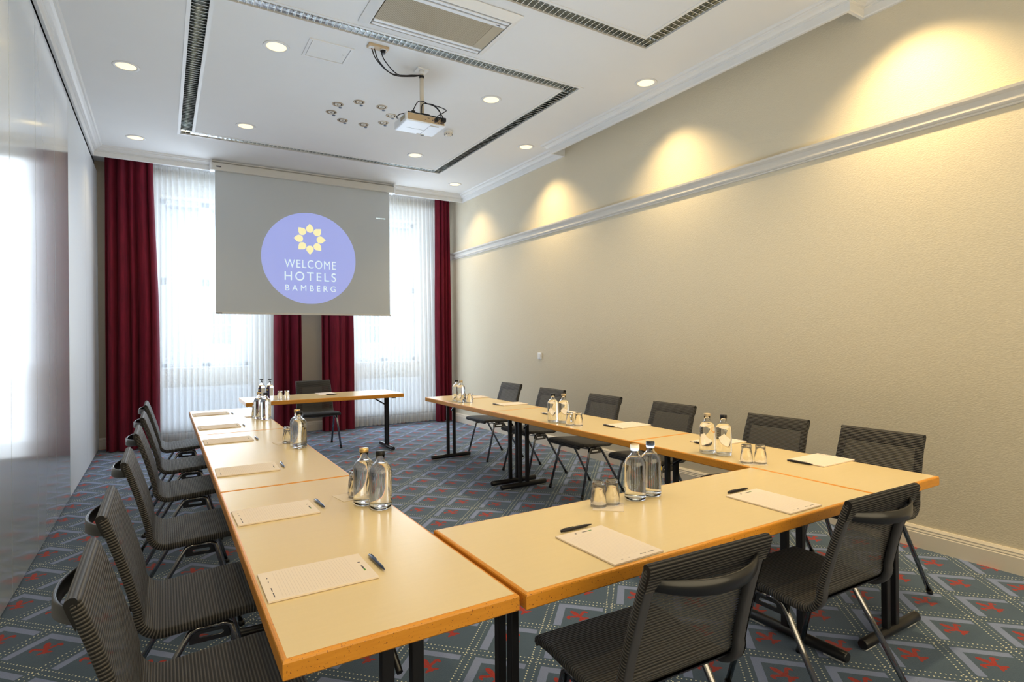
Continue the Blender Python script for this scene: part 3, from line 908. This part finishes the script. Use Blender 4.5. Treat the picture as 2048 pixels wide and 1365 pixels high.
        for side in (-.0022, .0022):
            O = [gp.bm.verts.new((xt+side, *p_)) for p_ in outer]; I = [gp.bm.verts.new((xt+side, *p_)) for p_ in slot]
            for k in range(16): gp.bm.faces.new((O[k], O[(k+1) % 16], I[(k+1) % 16], I[k]))
        gp.build('gusset', M['gchrome'], t)
        rim = [(xt, *p_) for p_ in slot]; rim.append(rim[0])
        MB().tube(rim, .0022, 6, cap=False).build('slot_rim', M['chrome'], t)
    # cross wires below the seat
    for yy, dip in ((.085*S, .016), (.02*S, .020)):
        pts = [(x*.195*S, yy, .392*S - dip*(1-abs(x)**3)) for x in [k/6-1 for k in range(13)]]
        MB().tube(pts, .0048, 8).build('cross_wire', M['chrome'], t)
    # four seat studs joining rail and frame
    mb = MB()
    for sg in (-1, 1):
        for yy in (.085*S, .005*S): mb.tube([(sg*.198*S, yy, .397*S), (sg*.202*S, yy, .414*S)], .007, 8)
    mb.build('seat_mount', M['gchrome'], t)
    return t
CH = make_chair()
first = [True]
def place_chair(x, y, rz, label, group):
    c = CH if first[0] else copy_tree(CH); first[0] = False
    c.location = (x*S, y*S, 0); c.rotation_euler = (0, 0, rz); c['label'] = label; c['group'] = group
    return c
GL, GR, GD = 'chairs along the left row of tables', 'chairs along the right row of tables', 'chairs at the front table'
ordl = ['nearest the camera', 'second from the camera', 'third from the camera', 'fourth from the camera', 'second from the windows', 'nearest the windows']
for (x, y, rz), w in zip(((.08, 1.64, 0), (.08, 2.27, 0), (.095, 3.12, .0), (.108, 3.98, 0), (.118, 4.75, 0), (.118, 5.62, 0)), ordl):
    place_chair(x, y, -PI/2+rz, 'black ribbed mesh chair left of the left table row, ' + w, GL)
for (x, y), w in zip(((3.055, 1.59), (3.08, 2.215), (3.09, 3.083), (3.08, 3.865), (3.07, 4.65), (3.12, 5.51)), ordl):
    place_chair(x, y, PI/2, 'black ribbed mesh chair by the right wall, ' + w, GR)
place_chair(1.137, 1.168, -.04, 'black mesh chair seen from behind at the front table, left one', GD)
place_chair(2.008, 1.20, -.02, 'black mesh chair seen from behind at the front table, right one', GD)
place_chair(1.60, 7.15, PI, 'black mesh chair behind the presenter table, in front of the middle curtains', 'presenter chair')

# ------------------------------------------------------------ table things
TZ = TH + .0005
def make_bottle(cap):
    t = empty('water_bottle', (0, 0, 0), 0, 'x', 'bottle')
    outer = [(0, .0), (.040, .0), (.0445, .004), (.0455, .012), (.0455, .150), (.0435, .163), (.037, .175), (.027, .186), (.0195, .192), (.0175, .198), (.0172, .214), (.0185, .216), (.0185, .220), (.0165, .221)]
    inner = [(.0142, .221), (.0142, .197), (.017, .190), (.025, .183), (.034, .172), (.0405, .160), (.0425, .149), (.0425, .020), (.039, .013), (0, .0115)]
    MB().lathe(outer+inner, 36).build('glass_body', M['glass'], t)
    w = [(0, .0116), (.0391, .0131), (.0426, .0201), (.0426, .149), (.0406, .160), (.0341, .172), (.0262, .1815), (0, .1815)]
    MB().lathe(w, 36).build('water', M['water'], t)
    MB().lathe([(.0, .219), (.0188, .219), (.0192, .221), (.0192, .233), (.0183, .235), (0, .235)], 28).build('cap', M[cap], t)
    return t
BB, BG = make_bottle('cap_black'), make_bottle('gold')
BC = make_bottle('cork')
used = {}
def place(proto, x, y, label, group, rz=0, sc_=K, z=TZ):
    if proto.name in used: c = copy_tree(proto)
    else: c = proto; used[proto.name] = 1
    c.location = (x*sc_, y*sc_, z); c.rotation_euler = (0, 0, rz); c['label'] = label; c['group'] = group
    return c
BOTG = 'water bottles on the conference tables'
places = [('nearest table of the left row', [(BG, .592, 1.957, 'gold-capped'), (BB, .624, 1.88, 'black-capped')]),
          ('middle table of the left row', [(BG, .617, 3.24, 'gold-capped'), (BB, .612, 3.155, 'black-capped')]),
          ('left row table by the windows', [(BC, .593, 4.488, 'pale-capped'), (BB, .626, 4.412, 'black-capped')]),
          ('right row table by the windows', [(BB, 2.262, 4.672, 'black-capped'), (BC, 2.269, 4.594, 'pale-capped')]),
          ('middle table of the right row', [(BB, 2.236, 3.138, 'black-capped'), (BC, 2.276, 3.072, 'pale-capped')]),
          ('nearest table of the right row', [(BC, 2.262, 1.884, 'pale-capped'), (BB, 2.284, 1.806, 'black-capped')]),
          ('front cross table', [(BC, 1.41, 1.488, 'pale-capped'), (BB, 1.493, 1.496, 'black-capped')])]
for where, items in places:
    for pr, x, y, cap in items:
        o = place(pr, x, y, cap + ' glass bottle of water on the ' + where, BOTG)
        if where == 'front cross table' and cap == 'black-capped':
            mb = MB()
            ring = [(.0459*math.sin(.75+.16*math.cos(a)), -.0459*math.cos(.75+.16*math.cos(a)), .150-.03+.0075*math.sin(a)) for a in [2*PI*k/14 for k in range(15)]]
            mb.tube(ring, .0016, 6, cap=False).build('yellow_emblem', M['labely'], o)
# two swing-top bottles on the presenter table
def make_swing():
    t = empty('swing_top_bottle', (0, 0, 0), 0, 'x', 'bottle')
    outer = [(0, 0), (.038, 0), (.041, .004), (.041, .150), (.038, .165), (.028, .180), (.016, .190), (.0115, .200), (.0112, .214)]
    inner = [(.0088, .214), (.009, .198), (.014, .188), (.026, .177), (.0355, .163), (.0385, .149), (.0385, .014), (0, .010)]
    MB().lathe(outer+inner, 32).build('glass_body', M['glass'], t)
    MB().lathe([(0, .0101), (.0386, .0141), (.0386, .149), (.0356, .163), (.027, .1765), (0, .1765)], 32).build('water', M['water'], t)
    mb = MB()
    n = 12; z0, z1 = .03, .145
    def patch(mb, a0, a1, z0, z1, r):
        V0 = [[mb.bm.verts.new((r*math.cos(a0+(a1-a0)*k/n), r*math.sin(a0+(a1-a0)*k/n), z)) for k in range(n+1)] for z in (z0, z1)]
        for k in range(n): mb.bm.faces.new((V0[0][k], V0[0][k+1], V0[1][k+1], V0[1][k])).smooth = True
    patch(mb, -2.9, -1.9, .045, .145, .0416); lb = mb.build('label', M['label'], t)
    mb = MB(); patch(mb, -2.75, -2.15, .115, .130, .0419); mb.build('emblem', M['labely'], lb)
    mb = MB(); patch(mb, -1.85, -.75, .05, .145, .0416); mb.build('label_white', M['labelw'], t)
    mb = MB(); mb.tube([(0, 0, .212), (.002, 0, .238)], .0042, 8); mb.build('spout', M['cap_black'], t)
    mb = MB(); mb.box(-.022, .016, -.010, .010, .236, .2445, .003); mb.tube([(0, 0, .205), (0, 0, .216)], .013, 14); mb.build('stopper', M['cap_black'], t)
    return t
SB = make_swing()
place(SB, .795, 5.835, 'glass bottle with a black pump top and violet label on the presenter table, left one', 'labelled bottles on the presenter table')
place(SB, .862, 5.80, 'glass bottle with a black pump top and violet label on the presenter table, right one', 'labelled bottles on the presenter table')
# tumblers, upside down
def make_tumbler():
    t = empty('tumbler', (0, 0, 0), 0, 'x', 'glass')
    o = [(.0330, 0), (.0335, .002), (.0320, .030), (.0295, .056), (.0268, .066), (.0258, .074), (.0262, .094), (.0250, .0995), (0, .100)]
    i = [(0, .088), (.0215, .086), (.0232, .074), (.0242, .066), (.0272, .055), (.0300, .030), (.0315, .002), (.0320, 0)]
    MB().lathe([(.0320, 0)]+o+i, 32).build('glass_body', M['glass'], t)
    return t
TB = make_tumbler()
def make_coaster():
    t = MB().box(-.062, .062, -.062, .062, 0, .001).build('coaster', M['coaster'])
    return tag(t, 'x', 'coaster')
CO = make_coaster()
gl = [('nearest table of the left row', (.603, 2.105), (.590, 2.050), .15), ('middle table of the left row', (.593, 3.385), (.583, 3.329), .15),
      ('left row table by the windows', (.592, 4.655), (.582, 4.598), .15), ('right row table by the windows', (2.262, 4.530), (2.312, 4.503), -.7),
      ('middle table of the right row', (2.242, 2.960), (2.284, 2.920), -.7), ('nearest table of the right row', (2.228, 1.640), (2.268, 1.598), -.7),
      ('front cross table', (1.247, 1.492), (1.304, 1.489), -.72), ('presenter table', (.949, 5.785), (1.012, 5.794), .0)]
for where, a, b, rz in gl:
    far, near = ('farther', 'nearer')
    wa, wb_ = ('left', 'right') if where in ('front cross table', 'presenter table', 'middle table of the right row', 'nearest table of the right row', 'right row table by the windows') else ('farther', 'nearer')
    place(TB, a[0], a[1], 'upturned clear tumbler on the ' + where + ', ' + wa + ' one of the pair', 'upturned tumblers on coasters', z=TZ+.0012)
    place(TB, b[0], b[1], 'upturned clear tumbler on the ' + where + ', ' + wb_ + ' one of the pair', 'upturned tumblers on coasters', z=TZ+.0012)
    cxx, cyy = (a[0]+b[0])/2, (a[1]+b[1])/2
    if where == 'front cross table': cxx -= .004; cyy -= .02
    if where.startswith('left') or 'left row' in where: cxx -= .018; cyy -= .006
    place(CO, cxx, cyy, 'square paper coaster under the two tumblers on the ' + where, 'paper coasters', rz)
# notepads (local: width x, height y, header at +y)
def make_pad():
    t = empty('notepad', (0, 0, 0), 0, 'x', 'notepad')
    MB().box(-.105, .105, -.150, .150, .0012, .0058).build('pages', M['paper'], t)
    MB().box(-.105, .105, -.150, .150, 0, .0012).build('backing_board', M['card'], t)
    mb = MB(); mb.box(-.002, .022, .127, .132, .0055, .0061); mb.box(-.034, -.028, .126, .133, .0055, .0061)
    mb.build('header_print', M['ink'], t)
    MB().box(.022, .040, .127, .132, .0055, .0061).build('header_accent', M['green'], t)
    mb = MB()
    for x0, x1 in ((-.060, -.052), (-.03, -.024), (.02, .045), (.055, .085)): mb.box(x0, x1, -.132, -.1295, .0055, .0061)
    mb.build('footer_print', M['ink'], t)
    return t
PD = make_pad()
def make_pen(m):
    t = empty('ballpoint_pen', (0, 0, 0), 0, 'x', 'pen')
    mb = MB(); L_ = .142
    prof_ = [(.0008, 0), (.0012, .002), (.0030, .012), (.0052, .028), (.0056, .05), (.0058, .10), (.0056, .128), (.0048, .130), (.0046, .141), (.002, .142)]
    mb.tube([(0, z-L_/2, .0062) for r, z in prof_], [r for r, z in prof_], 14)
    b = mb.build('barrel', m, t)
    mb = MB(); mb.box(.0015, .0045, .012, .060, .0095, .0125, .001); mb.box(.0015, .0045, .055, .060, .008, .012)
    mb.build('clip', m, t)
    return t
PN, PB = make_pen(M['navy']), make_pen(M['penblack'])
lw = ['nearest the camera', 'second from the camera', 'third from the camera', 'fourth from the camera', 'second from the windows', 'nearest the windows']
NG, PG = 'white notepads at the seats', 'pens beside the notepads'
for (y, py), w, r in zip(((1.413, 1.414), (2.012, 2.028), (2.745, 2.75), (3.605, 3.582), (4.205, 4.187), (4.98, 4.925)), lw, (.0, .02, -.02, .01, .0, .01)):
    place(PD, .313, y, 'lined notepad on the left table row, ' + w, NG, -PI/2+r)
    place(PN, .458, py, 'navy ballpoint pen beside a notepad on the left table row, ' + w, PG, r*2 + .02)
for (y, py), w in zip(((1.485, 1.500), (2.045, 2.035), (2.745, 2.768), (3.47, 3.456), (4.185, 4.205), (4.86, 4.90)), lw):
    place(PD, 2.542, y, 'white notepad on the right table row, ' + w, NG, PI/2)
    place(PB, 2.409, py, 'dark ballpoint pen beside a notepad on the right table row, ' + w, PG, .06 if w == lw[0] else 0)
place(PD, 1.035, 1.202, 'white notepad on the front cross table, left one', NG, 0.02)
place(PB, 1.042, 1.348, 'black pen lying above the left notepad on the front cross table', PG, PI/2)
place(PD, 1.780, 1.210, 'white notepad on the front cross table, right one', NG, 0)
place(PB, 1.789, 1.352, 'black pen lying above the right notepad on the front cross table', PG, PI/2)
place(PD, 1.45, 6.105, 'white notepad on the presenter table', NG, PI)
place(PB, 1.475, 5.962, 'dark pen in front of the notepad on the presenter table', PG, PI/2)

# ------------------------------------------------------------ outside
t = empty('building', (1.8, 24, -3), 0, 'pale building seen through the voile across the street', 'building')
MB().box(-14, 14, 0, 3, 0, 9.2).build('wall', M['facade'], t)
MB().prism([(-.6, 9.2), (3.4, 9.2), (1.5, 11.0)], 'x', -14.4, 14.4).build('roof', M['roofm'], t)
for zz in (1.2, 4.2, 6.9):
    for k in range(9):
        x = -12+k*3
        o = MB().box(x-.55, x+.55, -.05, .05, zz, zz+1.5).build('window', M['frame'], t)
        MB().box(x-.45, x+.45, -.08, -.04, zz+.1, zz+1.4).build('pane', M['winm'], o)
tag(MB().box(-40, 40, YW+1.2, 40, -3.3, -3).build('street', M['facade']), 'pale street surface outside the windows', 'street', kind='structure')

# ------------------------------------------------------------ light
def lamp(name, kind, loc, energy, col, rot=(0, 0, 0), **kw):
    l = D.lights.new(name, kind); l.energy = energy; l.color = col
    for k, v in kw.items(): setattr(l, k, v)
    o = D.objects.new(name, l); COL.objects.link(o); o.location = loc; o.rotation_euler = rot
    return o
WARM = (1., .75, .38)
for i, (x, y) in enumerate(DL + [(3.92, 1.84), (-.257, 3.9), (.812, 2.9), (2.845, 2.9), (.812, .9), (2.845, .9), (-.257, 1.8)]):
    e = 108 if x > 3.5 else 26
    if i >= 9 and x < 3.5: e = 34
    if (x, y) == DL[8]: e = 60
    lamp('downlight_lamp', 'SPOT', (x, y, ZC-.012), e*(1.35 if (x, y) == (3.92, 1.84) else 1), WARM, spot_size=math.radians(110), spot_blend=.85, shadow_soft_size=.05)
w = D.worlds.new('sky'); SC.world = w; w.use_nodes = True
bg = w.node_tree.nodes['Background']
bg.inputs[0].default_value = (.80, .90, 1., 1); bg.inputs[1].default_value = 1.15
for a, b in WIN:
    lamp('window_daylight', 'AREA', ((a+b)/2, YW+.26, (SILL+TOP)/2), 11, (.74, .87, 1.), (-PI/2, 0, 0), shape='RECTANGLE', size=b-a-.2, size_y=TOP-SILL-.2)
    lamp('window_glow', 'AREA', ((a+b)/2+.05, YW-.099, 1.95), 19, (.74, .87, 1.), (-PI/2, 0, 0), shape='RECTANGLE', size=1.6, size_y=3.5)  # added lamp behind the voile so the cloth glows evenly
    lamp('window_spill', 'AREA', ((a+b)/2+.1, 8.98, 1.86), 17, (.80, .90, 1.), (-PI/2, 0, 0), shape='RECTANGLE', size=1.4, size_y=3.62)  # added cool fill lamp on the room side of the voile
# added warm fill lamp behind the camera; the rear wall has no windows
lamp('rear_daylight', 'AREA', (1.8, YF+.1, 2.0), 70, (1., .85, .58), (PI/2, 0, 0), shape='RECTANGLE', size=4.4, size_y=2.6)
lamp('uplight', 'AREA', (1.8, 3.6, .95), 32, (.56, .77, 1.), (PI, 0, 0), shape='RECTANGLE', size=1.2, size_y=4.0)  # added lamp at table height to brighten the ceiling, no fixture there

# ------------------------------------------------------------ camera
cam = D.cameras.new('camera'); co = D.objects.new('camera', cam); COL.objects.link(co); SC.camera = co
cam.sensor_width = 36; cam.lens = 1143.06*36/2048; cam.clip_start = .02
cam.shift_y = (674.07-682.5)/2048
yaw, pitch, roll = .5487, .0016, -.0089
co.location = (0, 0, CAMZ)
Rm = Matrix.Rotation(-yaw, 4, 'Z') @ Matrix.Rotation(PI/2+pitch, 4, 'X') @ Matrix.Rotation(roll, 4, 'Z')
co.rotation_euler = Rm.to_euler()
# ------------------------------------------------------------ render look
SC.view_settings.view_transform = 'Standard'
SC.view_settings.look = 'None'
SC.view_settings.exposure = 0.42
SC.view_settings.gamma = 0.90
cy = SC.cycles
cy.use_denoising = True
cy.use_adaptive_sampling = True; cy.adaptive_threshold = .06; cy.adaptive_min_samples = 20
cy.max_bounces = 16; cy.diffuse_bounces = 4; cy.glossy_bounces = 4; cy.transmission_bounces = 16; cy.transparent_max_bounces = 12
cy.caustics_refractive = True; cy.caustics_reflective = False
cy.sample_clamp_indirect = 6.0
